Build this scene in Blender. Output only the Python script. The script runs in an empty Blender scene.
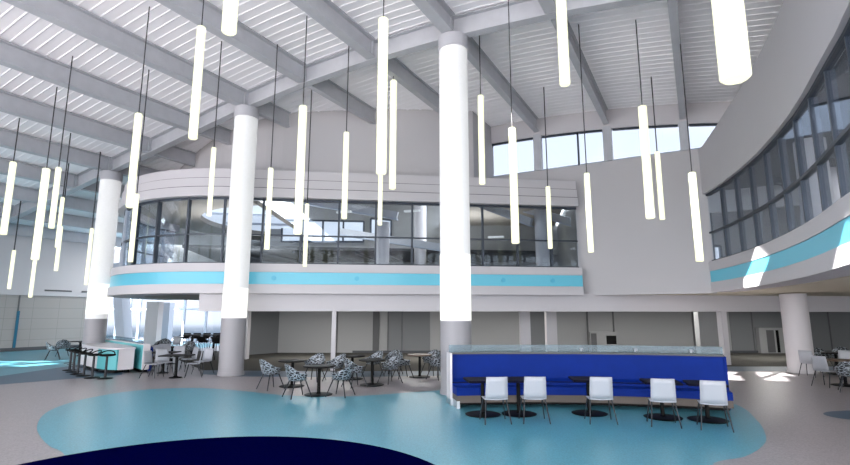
import bpy, math, random
from mathutils import Vector, Matrix
random.seed(4)
SC = bpy.context.scene
COL = SC.collection
PI = math.pi
R = math.radians
AU = R(28.5)                                   # heading of the roof beams
SU, CU = math.sin(AU), math.cos(AU)
def UW(u, w): return (u*SU + w*CU, u*CU - w*SU)
def toUW(x, y): return (x*SU + y*CU, x*CU - y*SU)
def roofz(w):                                  # underside of the roof beams
    d = abs(w + 7.5)
    return 10.25 - (d*d/105 if d <= 8 else .61 + .155*(d - 8))
DECK = .64

# ---------------------------------------------------------------- materials
def mat(name, col, rough=.6, metal=0, emit=0, ecol=None, noise=0, nscale=40, bump=0, spec=.5, tint=None, coat=0):
    m = bpy.data.materials.new(name); m.use_nodes = True
    nt = m.node_tree; b = nt.nodes['Principled BSDF']
    c = tuple(v/255 for v in col)
    c = tuple(((v+.055)/1.055)**2.4 if v > .04045 else v/12.92 for v in c) + (1,)
    b.inputs['Base Color'].default_value = c
    b.inputs['Roughness'].default_value = rough
    b.inputs['Metallic'].default_value = metal
    b.inputs['Specular IOR Level'].default_value = spec
    b.inputs['Coat Weight'].default_value = coat
    if emit:
        e = ecol or col
        e = tuple((((v/255)+.055)/1.055)**2.4 for v in e) + (1,)
        b.inputs['Emission Color'].default_value = e
        b.inputs['Emission Strength'].default_value = emit
    if noise or bump:
        tc = nt.nodes.new('ShaderNodeTexCoord')
        n = nt.nodes.new('ShaderNodeTexNoise'); n.inputs['Scale'].default_value = nscale
        n.inputs['Detail'].default_value = 4
        nt.links.new(tc.outputs['Object'], n.inputs['Vector'])
        if noise:
            r = nt.nodes.new('ShaderNodeValToRGB')
            r.color_ramp.elements[0].position = .35; r.color_ramp.elements[1].position = .65
            a = tuple(max(0, v*(1-noise)) for v in c[:3]) + (1,)
            z = tuple(min(1, v*(1+noise)) for v in c[:3]) + (1,)
            if tint: z = tuple(((v/255+.055)/1.055)**2.4 for v in tint) + (1,)
            r.color_ramp.elements[0].color = a; r.color_ramp.elements[1].color = z
            nt.links.new(n.outputs['Fac'], r.inputs['Fac'])
            nt.links.new(r.outputs['Color'], b.inputs['Base Color'])
        if bump:
            bp = nt.nodes.new('ShaderNodeBump'); bp.inputs['Strength'].default_value = bump
            bp.inputs['Distance'].default_value = .01
            nt.links.new(n.outputs['Fac'], bp.inputs['Height'])
            nt.links.new(bp.outputs['Normal'], b.inputs['Normal'])
    return m
def glass(name, tint, fac=.12, rough=.02, alpha_diffuse=0):
    m = bpy.data.materials.new(name); m.use_nodes = True
    nt = m.node_tree; nt.nodes.clear()
    out = nt.nodes.new('ShaderNodeOutputMaterial')
    tr = nt.nodes.new('ShaderNodeBsdfTransparent'); tr.inputs['Color'].default_value = tint + (1,)
    gl = nt.nodes.new('ShaderNodeBsdfGlossy'); gl.inputs['Roughness'].default_value = rough
    gl.inputs['Color'].default_value = (.9, .95, 1, 1)
    fr = nt.nodes.new('ShaderNodeFresnel'); fr.inputs['IOR'].default_value = 1.5
    ad = nt.nodes.new('ShaderNodeMath'); ad.operation = 'MULTIPLY_ADD'
    ad.inputs[1].default_value = .3; ad.inputs[2].default_value = fac - .03; ad.use_clamp = True
    mx = nt.nodes.new('ShaderNodeMixShader')
    L = nt.links.new
    L(fr.outputs[0], ad.inputs[0]); L(ad.outputs[0], mx.inputs[0])
    L(tr.outputs[0], mx.inputs[1]); L(gl.outputs[0], mx.inputs[2])
    last = mx
    if alpha_diffuse:
        df = nt.nodes.new('ShaderNodeBsdfDiffuse'); df.inputs['Color'].default_value = (.35, .5, .55, 1)
        m2 = nt.nodes.new('ShaderNodeMixShader'); m2.inputs[0].default_value = alpha_diffuse
        L(mx.outputs[0], m2.inputs[1]); L(df.outputs[0], m2.inputs[2]); last = m2
    L(last.outputs[0], out.inputs[0])
    return m
M = {}
M['deck'] = mat('deck paint', (246, 245, 248), .55)
M['steel'] = mat('grey steel paint', (178, 180, 186), .45, noise=.04, nscale=3)
M['wall'] = mat('wall paint', (184, 182, 185), .8)
M['wall2'] = mat('fascia paint', (192, 189, 193), .7)
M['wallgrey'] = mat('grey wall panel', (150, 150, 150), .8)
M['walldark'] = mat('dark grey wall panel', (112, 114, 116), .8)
M['taupe'] = mat('taupe ceiling', (150, 143, 135), .8)
M['cream'] = mat('cream soffit', (205, 197, 178), .8)
M['darkceil'] = mat('dark ceiling', (66, 68, 72), .8)
M['floor'] = mat('speckled grey floor', (150, 144, 147), .32, noise=.2, nscale=38, spec=.55)
M['teal'] = mat('teal speckled floor', (82, 150, 168), .3, noise=.2, nscale=38, spec=.55)
M['navy'] = mat('navy floor', (1, 2, 44), .6, noise=.1, nscale=22, spec=0)
M['slate'] = mat('slate blue floor', (70, 92, 112), .4, noise=.1, nscale=22)
M['carpet'] = mat('dark carpet', (84, 82, 78), .9, noise=.1, nscale=30, spec=.1)
M['frame'] = mat('window frame metal', (56, 63, 74), .4, metal=.3)
M['framelight'] = mat('pale frame metal', (168, 176, 190), .4)
M['glass'] = glass('clear glass', (.84, .88, .91), .03)
M['glasssky'] = glass('tinted glass', (.415, .43, .46), .03)
M['glasstop'] = glass('screen glass', (.62, .70, .74), .05, .05, .12)
M['cyan'] = mat('cyan light panel', (88, 172, 194), .3, emit=.05, ecol=(90, 205, 235))
M['cyandark'] = mat('cyan fixture rim', (70, 165, 195), .4)
M['tube'] = mat('glowing tube', (120, 120, 100), .5, emit=.52, ecol=(254, 255, 214))
M['cable'] = mat('black cable', (50, 50, 54), .5)
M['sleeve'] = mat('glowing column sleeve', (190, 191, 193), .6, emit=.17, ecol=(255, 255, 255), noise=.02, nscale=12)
M['sunpatch'] = mat('painted sun patch ring', (215, 215, 210), .6, emit=.35, ecol=(255, 255, 246))  # emission paints the sun patches low on the columns
M['column'] = mat('column paint', (148, 146, 150), .5)
M['cap'] = mat('column cap', (176, 176, 182), .5)
M['black'] = mat('black metal', (5, 5, 6), .5, spec=.15)
M['tabletop'] = mat('dark table top', (20, 18, 18), .5, spec=.2)
M['tablebrown'] = mat('walnut table top', (112, 92, 78), .35, noise=.1, nscale=6)
M['navytop'] = mat('dark navy table top', (12, 12, 32), .6, spec=.1)
M['white'] = mat('white plastic', (166, 169, 177), .4)
M['chrome'] = mat('chrome', (190, 195, 200), .35, metal=.8)
M['greymetal'] = mat('grey metal legs', (30, 34, 40), .45, metal=.2)
M['blue'] = mat('blue upholstery', (4, 38, 120), .6, noise=.06, nscale=3, spec=.12)
M['brown'] = mat('brown base board', (92, 82, 76), .6)
M['rail'] = mat('dark cap rail', (74, 76, 78), .4)
M['tealpanel'] = mat('teal laminate', (96, 182, 188), .35)
M['whitepanel'] = mat('white laminate', (214, 210, 214), .4)
M['base'] = mat('dark baseboard', (66, 68, 72), .6)
M['seam'] = mat('seam', (88, 88, 90), .8)
M['darkteal'] = mat('teal reveal', (20, 92, 118), .5)
def shellmat():
    m = bpy.data.materials.new('vein patterned shell'); m.use_nodes = True
    nt = m.node_tree; b = nt.nodes['Principled BSDF']; b.inputs['Roughness'].default_value = .4
    tc = nt.nodes.new('ShaderNodeTexCoord'); mp = nt.nodes.new('ShaderNodeMapping')
    mp.inputs['Scale'].default_value = (1, 1, 2.0)
    v = nt.nodes.new('ShaderNodeTexVoronoi'); v.feature = 'DISTANCE_TO_EDGE'; v.inputs['Scale'].default_value = 10
    r = nt.nodes.new('ShaderNodeValToRGB'); r.color_ramp.interpolation = 'LINEAR'
    r.color_ramp.elements[0].position = .06; r.color_ramp.elements[1].position = .12
    r.color_ramp.elements[0].color = (.30, .34, .38, 1); r.color_ramp.elements[1].color = (.006, .007, .010, 1)
    L = nt.links.new
    L(tc.outputs['Object'], mp.inputs[0]); L(mp.outputs[0], v.inputs['Vector'])
    L(v.outputs[0], r.inputs[0]); L(r.outputs[0], b.inputs['Base Color'])
    return m
M['shell'] = shellmat()
def panelwall():
    m = bpy.data.materials.new('panelled lower wall'); m.use_nodes = True
    nt = m.node_tree; b = nt.nodes['Principled BSDF']; b.inputs['Roughness'].default_value = .7
    tc = nt.nodes.new('ShaderNodeTexCoord'); mp = nt.nodes.new('ShaderNodeMapping')
    mp.inputs['Rotation'].default_value = (R(90), 0, 0)
    br = nt.nodes.new('ShaderNodeTexBrick'); br.offset = 0
    br.inputs['Color1'].default_value = (.30, .287, .277, 1); br.inputs['Color2'].default_value = (.30, .287, .277, 1)
    br.inputs['Mortar'].default_value = (.22, .213, .206, 1); br.inputs['Scale'].default_value = 1
    br.inputs['Mortar Size'].default_value = .012; br.inputs['Brick Width'].default_value = 1.4
    br.inputs['Row Height'].default_value = .62
    L = nt.links.new
    L(tc.outputs['Object'], mp.inputs[0]); L(mp.outputs[0], br.inputs['Vector']); L(br.outputs[0], b.inputs['Base Color'])
    return m
M['panelwall'] = panelwall()

# ---------------------------------------------------------------- mesh helper
class G:
    def __init__(s): s.v = []; s.f = []; s.mi = []
    def add(s, vs, fs, mi=0):
        o = len(s.v); s.v += [tuple(v) for v in vs]; s.f += [tuple(i+o for i in f) for f in fs]; s.mi += [mi]*len(fs); return s
    def box(s, c, d, rz=0, mi=0, rx=0, ry=0):
        mt = Matrix.Rotation(rz, 3, 'Z') @ Matrix.Rotation(ry, 3, 'Y') @ Matrix.Rotation(rx, 3, 'X')
        vs = []
        for x in (-.5, .5):
            for y in (-.5, .5):
                for z in (-.5, .5):
                    vs.append(mt @ Vector((x*d[0], y*d[1], z*d[2])) + Vector(c))
        return s.add(vs, [(0,1,3,2),(4,6,7,5),(0,4,5,1),(2,3,7,6),(0,2,6,4),(1,5,7,3)], mi)
    def bar(s, p, q, w, h, mi=0):               # rectangular bar, w horizontal, h "vertical"
        p, q = Vector(p), Vector(q); d = (q-p).normalized()
        up = Vector((0,0,1)) if abs(d.z) < .95 else Vector((0,1,0))
        x = d.cross(up).normalized(); y = x.cross(d).normalized()
        vs = [c + x*a*w/2 + y*b*h/2 for c in (p, q) for a, b in ((-1,-1),(1,-1),(1,1),(-1,1))]
        return s.add(vs, [(0,3,2,1),(4,5,6,7),(0,1,5,4),(1,2,6,5),(2,3,7,6),(3,0,4,7)], mi)
    def cyl(s, p, q, r0, r1=None, n=16, mi=0, cap=True):
        r1 = r0 if r1 is None else r1
        p, q = Vector(p), Vector(q); d = (q-p).normalized()
        a = Vector((1,0,0)) if abs(d.x) < .9 else Vector((0,1,0))
        x = d.cross(a).normalized(); y = d.cross(x)
        vs = [c + (x*math.cos(2*PI*i/n) + y*math.sin(2*PI*i/n))*r for c, r in ((p, r0), (q, r1)) for i in range(n)]
        fs = [(i, (i+1) % n, n+(i+1) % n, n+i) for i in range(n)]
        if cap: fs += [tuple(range(n-1, -1, -1)), tuple(range(n, 2*n))]
        return s.add(vs, fs, mi)
    def tube(s, pts, r, n=8, mi=0):
        for a, b in zip(pts, pts[1:]): s.cyl(a, b, r, r, n, mi)
        return s
    def lathe(s, prof, c=(0,0,0), n=32, mi=0):
        vs = [(c[0]+r*math.cos(2*PI*i/n), c[1]+r*math.sin(2*PI*i/n), c[2]+z) for r, z in prof for i in range(n)]
        fs = [(k*n+i, k*n+(i+1) % n, (k+1)*n+(i+1) % n, (k+1)*n+i) for k in range(len(prof)-1) for i in range(n)]
        fs += [tuple(range(n-1, -1, -1)), tuple(range((len(prof)-1)*n, len(prof)*n))]
        return s.add(vs, fs, mi)
    def prism(s, poly, z0, z1, mi=0):
        n = len(poly)
        vs = [(x, y, z0) for x, y in poly] + [(x, y, z1) for x, y in poly]
        fs = [tuple(range(n-1, -1, -1)), tuple(range(n, 2*n))] + [(i, (i+1) % n, n+(i+1) % n, n+i) for i in range(n)]
        return s.add(vs, fs, mi)
    def ngon(s, poly, z, mi=0): return s.add([(x, y, z) for x, y in poly], [tuple(range(len(poly)))], mi)
    def sweep(s, path, prof, mi=0, closed=True, caps=True):
        # path: [(x,y,nx,ny)], prof: [(offset,z)]
        n = len(prof); vs = []
        for x, y, nx, ny in path:
            for o, z in prof: vs.append((x+nx*o, y+ny*o, z))
        fs = []
        for k in range(len(path)-1):
            for i in range(n if closed else n-1):
                j = (i+1) % n
                fs.append((k*n+i, k*n+j, (k+1)*n+j, (k+1)*n+i))
        if caps and closed:
            fs += [tuple(range(n)), tuple(range((len(path)-1)*n+n-1, (len(path)-1)*n-1, -1))]
        return s.add(vs, fs, mi)
    def build(s, name, mats, parent=None, smooth=False, bevel=0):
        me = bpy.data.meshes.new(name)
        ox = Vector((0,0,0))
        if parent is not None:
            p = parent
            while p: ox += Vector(p.location); p = p.parent
        me.from_pydata([(x-ox.x, y-ox.y, z-ox.z) for x, y, z in s.v], [], s.f)
        if not isinstance(mats, (list, tuple)): mats = [mats]
        for m in mats: me.materials.append(m)
        for p, i in zip(me.polygons, s.mi): p.material_index = i; p.use_smooth = smooth
        import bmesh
        bm = bmesh.new(); bm.from_mesh(me); bmesh.ops.recalc_face_normals(bm, faces=bm.faces)
        if smooth:
            for e in bm.edges:
                if len(e.link_faces) == 2 and e.calc_face_angle(0) > R(40): e.smooth = False
        bm.to_mesh(me); bm.free()
        o = bpy.data.objects.new(name, me); COL.objects.link(o)
        if parent: o.parent = parent
        if bevel:
            b = o.modifiers.new('bevel', 'BEVEL'); b.width = bevel; b.segments = 2; b.limit_method = 'ANGLE'
        return o
def tag(o, label=None, cat=None, group=None, kind=None):
    if label: o['label'] = label
    if cat: o['category'] = cat
    if group: o['group'] = group
    if kind: o['kind'] = kind
    return o
def thing(name, loc, label, cat, group=None, rz=0):
    o = bpy.data.objects.new(name, None); COL.objects.link(o); o.location = loc; o.rotation_euler = (0, 0, rz)
    o.empty_display_size = .2
    return tag(o, label, cat, group)
def struct(o): o['kind'] = 'structure'; return o
def dup(root, loc, rz=0, label=None, group=None, sc=None):
    r = root.copy(); COL.objects.link(r); r.location = loc; r.rotation_euler = (0, 0, rz)
    if label: r['label'] = label
    if group: r['group'] = group
    for ch in list(root.children):
        c = ch.copy(); COL.objects.link(c); c.parent = r
        for g in list(ch.children):
            d = g.copy(); COL.objects.link(d); d.parent = c
    return r

# ---------------------------------------------------------------- camera geometry used to lay out positions in metres
F, TH, HC = 500.0, R(9.4), 2.05
def gp(px, py, z=0.0):                          # ground position of a spot seen in the photo (a survey aid)
    a = (px-425)/F; v = (232.5-py)/F
    d = (a, math.cos(TH)-v*math.sin(TH), math.sin(TH)+v*math.cos(TH))
    t = (z-HC)/d[2]
    return (d[0]*t, d[1]*t)
def azat(px, py, Y):
    a = (px-425)/F; v = (232.5-py)/F
    d = (a, math.cos(TH)-v*math.sin(TH), math.sin(TH)+v*math.cos(TH)); t = Y/d[1]
    return (d[0]*t, Y, HC+d[2]*t)

# ---------------------------------------------------------------- line of the left (main) facade
WB = (math.cos(R(7.5)), math.sin(R(7.5))); WN = (WB[1], -WB[0])       # along, outward (towards the hall)
def WP(t, off=0): return (-3.47 + t*WB[0] + off*WN[0], 19.2 + t*WB[1] + off*WN[1])
S0 = -4.02; CR = 6.0
cx = -3.47 + S0*WB[0] - CR*WN[0]; cy = 19.2 + S0*WB[1] - CR*WN[1]
def drum_path(tend=9.95, a1=120, step=4):
    P = []
    for a in range(a1, 0, -step):
        th = math.atan2(WN[1], WN[0]) - R(a)
        P.append((cx + CR*math.cos(th), cy + CR*math.sin(th), math.cos(th), math.sin(th)))
    t = S0
    while t < tend-.01:
        P.append((*WP(t), *WN)); t += 1.0
    P.append((*WP(tend), *WN))
    return P
DP = drum_path()

# ---------------------------------------------------------------- floor
fl = G()
fl.box((-5, 12, -.11), (80, 74, .2), mi=0)
fl.v = [(x, y, z) for x, y, z in fl.v]
def smoothpoly(pts, n=6):
    out = []; N = len(pts)
    for i in range(N):
        p0, p1, p2, p3 = (Vector(pts[(i+k-1) % N]) for k in range(4))
        for j in range(n):
            t = j/n
            q = .5*((2*p1) + (-p0+p2)*t + (2*p0-5*p1+4*p2-p3)*t*t + (-p0+3*p1-3*p2+p3)*t**3)
            out.append((q.x, q.y))
    return out
car = [gp(203, 370)] + [gp(330, 371.2), gp(470, 370.6), gp(728, 366.3), gp(850, 366.3), (26, 20.5), (26, 29), (-14, 30), (-11.5, 24)]
fl.ngon(car, -.009, 4)
sl = [gp(203, 374), gp(240, 376.3), gp(340, 377), gp(440, 375.5), gp(600, 372.5), gp(735, 371.2), gp(850, 370.5), (28, 18.4), (28, 20.6), gp(850, 366.3), gp(728, 366.3), gp(470, 370.6), gp(330, 371.2), gp(203, 370)]
fl.ngon(sl, -.008, 3)
tl = [(-45, 10), (-28, 16.5), gp(0, 376), gp(68, 366), gp(110, 360), (-14, 40), (-30, 42), (-45, 36)]
fl.ngon(tl, -.008, 1)
sl2 = [(-45, 8), (-26, 15.4), gp(0, 384.4), gp(83, 377.7), gp(122, 374.5), gp(125, 362), gp(110, 360), gp(68, 366), gp(0, 376), (-28, 16.5), (-45, 10)]
fl.ngon(sl2, -.007, 3)
blob = [gp(*p) for p in [(37,426),(44,414),(62,405),(90,397.5),(130,391),(170,388),(205,388),(240,390.5),(279,394.5),(317,396.3),(350,396),(379,394.5),(441,390),(520,386),(600,385),(680,391),(735,404),(757,420),(766,436),(762,446),(745,456),(712,465)]] + [(3.6, 6.0), (1.0, 5.0), (-2.5, 5.0), (-4.6, 7.0)] + [gp(63, 452.5), gp(50, 446), gp(41, 437)]
fl.ngon(smoothpoly(blob), -.006, 1)
nc = (-2.77, 5.68); nr = 3.38
fl.ngon([(nc[0]+nr*math.cos(2*PI*i/96), nc[1]+nr*math.sin(2*PI*i/96)) for i in range(96)], -.004, 2)
dc = gp(850, 416); dr = 1.02
fl.ngon([(dc[0]+.58+dr*math.cos(2*PI*i/48), dc[1]+dr*math.sin(2*PI*i/48)*.62) for i in range(48)], -.004, 3)
struct(fl.build('floor', [M['floor'], M['teal'], M['navy'], M['slate'], M['carpet']]))

# ---------------------------------------------------------------- roof deck (ribs run across the beams)
WALLU = [(-24, 17.2), (-20.5, 15.6), (-18.6, 14.6), (-17, 14.6), (-15.4, 14.9), (-14.2, 15.3), (-12, 16.9), (-10.7, 17.7), (-8.2, 19.4)]
def umax(w):
    if w > -8.15: return 21.75
    if w < -24: return 25
    for (a, ua), (b, ub) in zip(WALLU, WALLU[1:]):
        if a <= w <= b: return ua + (ub-ua)*(w-a)/(b-a) + .35
    return 20
dk = G()
per = .31
prof = [(0, 0), (.225, 0), (.245, -.018), (.27, -.018), (.29, 0)]
# unseen roof slots added to place the sun patches: (u0,u1,w0,w1)
ADDED_SLOTS = [(-2.2, 3.4, 5.8, 8.2), (-32, -24.5, 12.6, 14.0), (-32, -24.5, 14.6, 15.3)]      # x0, x1, y0, y1
wk = [-36.2, -33, -30, -27, -24.01, -23.99, -22, -20.5, -19, -18, -17, -16, -15, -14, -13, -12, -11, -10, -9, -8.17, -8.13, -7, -6, -5, -4, -3, -2, -1, 0, 1, 2.5, 4, 6, 9, 12]
wk2 = []
for a_, b_ in zip(wk, wk[1:]):
    m_ = max(1, int(round((b_-a_)/.75)))
    wk2 += [a_+(b_-a_)*j/m_ for j in range(m_)]
wk = wk2 + [12]
for wa, wb in zip(wk, wk[1:]):
    ua = umax((wa+wb)/2)
    um = max(umax(wa), umax(wb)) if -24 < (wa+wb)/2 < -8.15 else ua
    k = int(math.floor(-16/per))
    vs = []; mi = []
    while k*per < um:
        for du, dz in prof:
            u = k*per+du
            for w in (wa, wb): vs.append((*UW(u, w), roofz(w)+DECK+.018+dz))
        k += 1
    n = len(vs)//2
    fs = [(2*i, 2*i+1, 2*i+3, 2*i+2) for i in range(n-1)]
    a = [(2 if False else (1 if i % 5 == 2 else 0)) for i in range(n-1)]
    keep = []
    for j, f_ in enumerate(fs):
        X_ = sum(vs[q][0] for q in f_)/4; Y_ = sum(vs[q][1] for q in f_)/4
        c_ = Y_-X_; xf = 6.2+.87*c_  # slanted opening, added out of view to sunlight the right balcony
        keep.append(not (.0 < c_ < 1.25 and xf-7.6 < X_ < xf-6.4) and not any((c_ > 4.9 or x0 < -20) and x0 < X_ < x1 and y0 < Y_ < y1 for x0, x1, y0, y1 in ADDED_SLOTS))
    fs = [f_ for f_, k_ in zip(fs, keep) if k_]; a = [q for q, k_ in zip(a, keep) if k_]
    o = len(dk.v); dk.v += vs; dk.f += [tuple(q+o for q in f) for f in fs]; dk.mi += a
M['rib'] = mat('deck rib paint', (248, 247, 250), .5)
struct(dk.build('ceiling', [M['deck'], M['rib']]))

# steel beams
def ibeam(g, p, q, depth, fw=.34, tf=.035, tw=.03):
    p, q = Vector(p), Vector(q)
    g.bar(p+Vector((0,0,tf/2)), q+Vector((0,0,tf/2)), fw, tf)
    g.bar(p+Vector((0,0,depth-tf/2)), q+Vector((0,0,depth-tf/2)), fw, tf)
    g.bar(p+Vector((0,0,depth/2)), q+Vector((0,0,depth/2)), tw, depth-2*tf)
UG = 12.55
bw = [5.74, 2.87, 0, -2.87, -5.86, -8.7, -11.6, -14.5, -17.4, -20.25, -23.05, -25.8, -28.7, -31.6, -34.7]
blab = ['behind the right hand balcony wall, farther right one', 'behind the right hand balcony wall, nearer one',
 'reaching the clerestory at its rightmost post', 'reaching the clerestory at its middle post', 'passing over the central column',
 'one bay left of the central column', 'two bays left of the central column', 'passing over the second column from the left',
 'one bay left of the second column', 'two bays left of the second column', 'passing over the leftmost column',
 'one bay left of the leftmost column', 'two bays left of the leftmost column', 'third bay left of the leftmost column',
 'lying against the far left wall']
for w, lb in zip(bw, blab):
    z = roofz(w)
    ue = {-8.7: 19.0, -11.6: 17.1, -14.5: 14.75, -17.4: 14.25, -20.25: 15.2}.get(w, None)
    if ue is None: ue = 21.4 if w > -8 else (24.5 if w < -24 else 16.6)
    t = thing('roof_beam', (*UW(0, w), z), 'grey steel roof beam ' + lb, 'steel beam', 'parallel roof beams')
    g = G(); ibeam(g, (*UW(-15.5, w), z), (*UW(UG-.2, w), z), DECK); g.build('near_span', M['steel'], t)
    g = G(); ibeam(g, (*UW(UG+.2, w), z), (*UW(ue, w), z), DECK, .22); g.build('far_span', M['steel'], t)
for uc, nm in ((UG, 'grey steel cross girder carried on the round columns'), (-1.5, 'grey steel cross girder above the hall nearest the viewer')):
    t = thing('cross_girder', (*UW(uc, -6), roofz(-6)), nm, 'steel beam')
    for a, b in zip(bw[1:], bw[2:]):
        g = G(); ibeam(g, (*UW(uc, a-.03), roofz(a)), (*UW(uc, b+.03), roofz(b)), DECK, .3)
        g.box((*UW(uc, b), roofz(b)+DECK/2), (.06, .3, DECK), rz=-AU)
        g.build('girder_segment', M['steel'], t)

# ---------------------------------------------------------------- columns
def column(x, y, ztop, label, split=2.25, sun_band=(2.3, 3.9), r=.42, sleeve=True):
    t = thing('round_column', (x, y, 0), label, 'column')
    G().lathe([(r, .12), (r, split if sleeve else ztop)], (x, y, 0), 40).build('shaft', M['column'] if sleeve else M['wall2'], t, True)
    G().lathe([(r+.025, 0), (r+.025, .12)], (x, y, 0), 40).build('base_ring', M['column'] if sleeve else M['wall2'], t, True)
    if sleeve:
        s = G().lathe([(r, split), (r, ztop-.42)], (x, y, 0), 40).build('light_sleeve', M['sleeve'], t, True)
        G().lathe([(r+.006, sun_band[0]), (r+.006, sun_band[1])], (x, y, 0), 40).build('sun_patch_band', M['sunpatch'], s, True)  # sun patches put in as a glowing ring, not a lamp
        G().lathe([(r+.03, ztop-.42), (r+.03, ztop-.02)], (x, y, 0), 40).build('cap', M['cap'], t, True)
    return t
c1 = UW(UG, -23.05); c2 = UW(UG, -14.5); c3 = UW(UG, -5.86)
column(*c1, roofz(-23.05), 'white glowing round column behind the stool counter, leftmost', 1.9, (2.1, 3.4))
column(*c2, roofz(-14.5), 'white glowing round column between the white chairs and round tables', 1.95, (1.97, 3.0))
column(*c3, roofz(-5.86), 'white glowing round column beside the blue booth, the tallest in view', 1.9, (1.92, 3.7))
column(13.62, 18.65, 2.83, 'plain round column under the right hand balcony', sleeve=False, r=.42)

# ---------------------------------------------------------------- main facade: balcony, ribbon window, bands
g = G()
g.sweep(DP, [(-1.2, 2.85), (.18, 2.85), (.18, 3.19), (.09, 3.19), (.09, 3.66), (.14, 3.66), (.14, 3.97), (-.35, 3.97), (-.35, 3.3), (-1.2, 3.3)])
struct(g.build('wall_balcony', M['wall2'], smooth=True))
# drum soffit and floor slab behind
poly = [(x-nx*.9, y-ny*.9) for x, y, nx, ny in DP] + [WP(9.9, -12), WP(-4, -14)]
struct(G().prism([(x, y) for x, y in poly], 2.86, 3.2).build('ceiling_lower', M['taupe']))
t = thing('light_band', (*WP(2), 3.19), 'glowing cyan band around the curved balcony on the left', 'light')
G().sweep(DP[8:], [(.092, 3.2), (.125, 3.2), (.125, 3.65), (.092, 3.65)]).build('light_panel', M['cyan'], t, True)
for px in (192, 280, 358, 504, 556):
    # round fixtures on the band
    X = (px-425)/500*19.6
    tt = (X+3.47)/WB[0]
    if tt < S0: continue
    a = WP(tt, .12); b = WP(tt, .15)
    G().cyl((*a, 3.43), (*b, 3.43), .09, .09, 20).build('disc_fixture', M['cyandark'], t)
g = G()
g.sweep(DP, [(-.5, 6.54), (.10, 6.54), (.10, 6.90), (.03, 6.90), (.03, 6.93), (.02, 6.93), (.02, 7.27), (-.05, 7.27), (-.05, 7.30), (-.06, 7.30), (-.06, 7.66), (-1.4, 7.66), (-1.4, 7.5), (-.5, 7.5)])
struct(g.build('wall_bands', M['wall2'], smooth=True))
# dark reveal lines between the bands
g = G()
g.sweep(DP, [(-.1, 6.895), (.06, 6.895), (.06, 6.93), (-.1, 6.93)])
g.sweep(DP, [(-.2, 7.27), (-.02, 7.27), (-.02, 7.295), (-.2, 7.295)])
struct(g.build('trim_1', M['base']))
# ribbon window
win = struct(bpy.data.objects.new('window_1', None)); COL.objects.link(win)
G().sweep(DP, [(-.21, 3.97), (-.19, 3.97), (-.19, 6.54), (-.21, 6.54)]).build('pane', M['glass'], win, True)
cum = [0]
for a, b in zip(DP, DP[1:]): cum.append(cum[-1] + math.hypot(b[0]-a[0], b[1]-a[1]))
def along(s):
    for k in range(len(cum)-1):
        if cum[k] <= s <= cum[k+1]:
            q = (s-cum[k])/(cum[k+1]-cum[k])
            a, b = DP[k], DP[k+1]
            return tuple(a[i] + (b[i]-a[i])*q for i in range(4))
    return DP[-1]
s332 = cum[-1] - (9.95-.1)
s = s332 - 1.45*int(s332/1.45)
while s < cum[-1]:
    x, y, nx, ny = along(s)
    G().box((x-nx*.2, y-ny*.2, 5.25), (.07, .16, 2.6), rz=math.atan2(ny, nx)+PI/2).build('mullion', M['frame'] if s > s332-9 else M['framelight'], win)
    s += 1.45
for z, h in ((5.1, .05), (4.0, .07), (6.5, .09)):
    G().sweep(DP, [(-.26, z-h/2), (-.14, z-h/2), (-.14, z+h/2), (-.26, z+h/2)]).build('rail', M['frame'], win)
# ledge closing and upper wall set back
UP = [(-14.2, 26.5), (-12.6, 24.6), (-11.4, 23.3), (-10.4, 22.3), (-9.44, 21.5), (-8.7, 21.0), (-8.03, 20.65), (-7.3, 20.35), (-6.6, 20.13), (-5.9, 20.02), (-5.3, 20.0), (-2.5, 20.33), (0, 20.62), (2.05, 20.86), (3.2, 22.95)]
g = G()
vs = []; 
for x, y in UP:
    w = toUW(x, y)[1]
    vs += [(x, y, 7.4), (x, y, roofz(w)+DECK+.06)]
g.add(vs, [(2*i, 2*i+2, 2*i+3, 2*i+1) for i in range(len(UP)-1)])
vs2 = [(x+(.12 if i == len(UP)-1 else 0) - 0, y+.15, z) for i, (x, y, z) in enumerate(vs)]
o = struct(g.build('wall_upper', M['wall']))
sm = o.modifiers.new('solid', 'SOLIDIFY'); sm.thickness = .15; sm.offset = 0
# clerestory wall
def uwall(w0, w1, z0f, z1f, thick=.25, u=21.5, n=12, mi=0, g=None):
    g = g or G()
    vs = []
    for i in range(n+1):
        w = w0 + (w1-w0)*i/n
        z0 = z0f(w) if callable(z0f) else z0f; z1 = z1f(w) if callable(z1f) else z1f
        for uu in (u, u+thick):
            vs += [(*UW(uu, w), z0), (*UW(uu, w), z1)]
    fs = []
    for i in range(n):
        a = 4*i; b = a+4
        fs += [(a, b, b+1, a+1), (a+2, a+3, b+3, b+2), (a+1, b+1, b+3, a+3), (a, a+2, b+2, b)]
    fs += [(0, 1, 3, 2), (4*n, 4*n+2, 4*n+3, 4*n+1)]
    return g.add(vs, fs, mi)
g = uwall(-8.6, 0.62, 2.86, 8.44)
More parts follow.
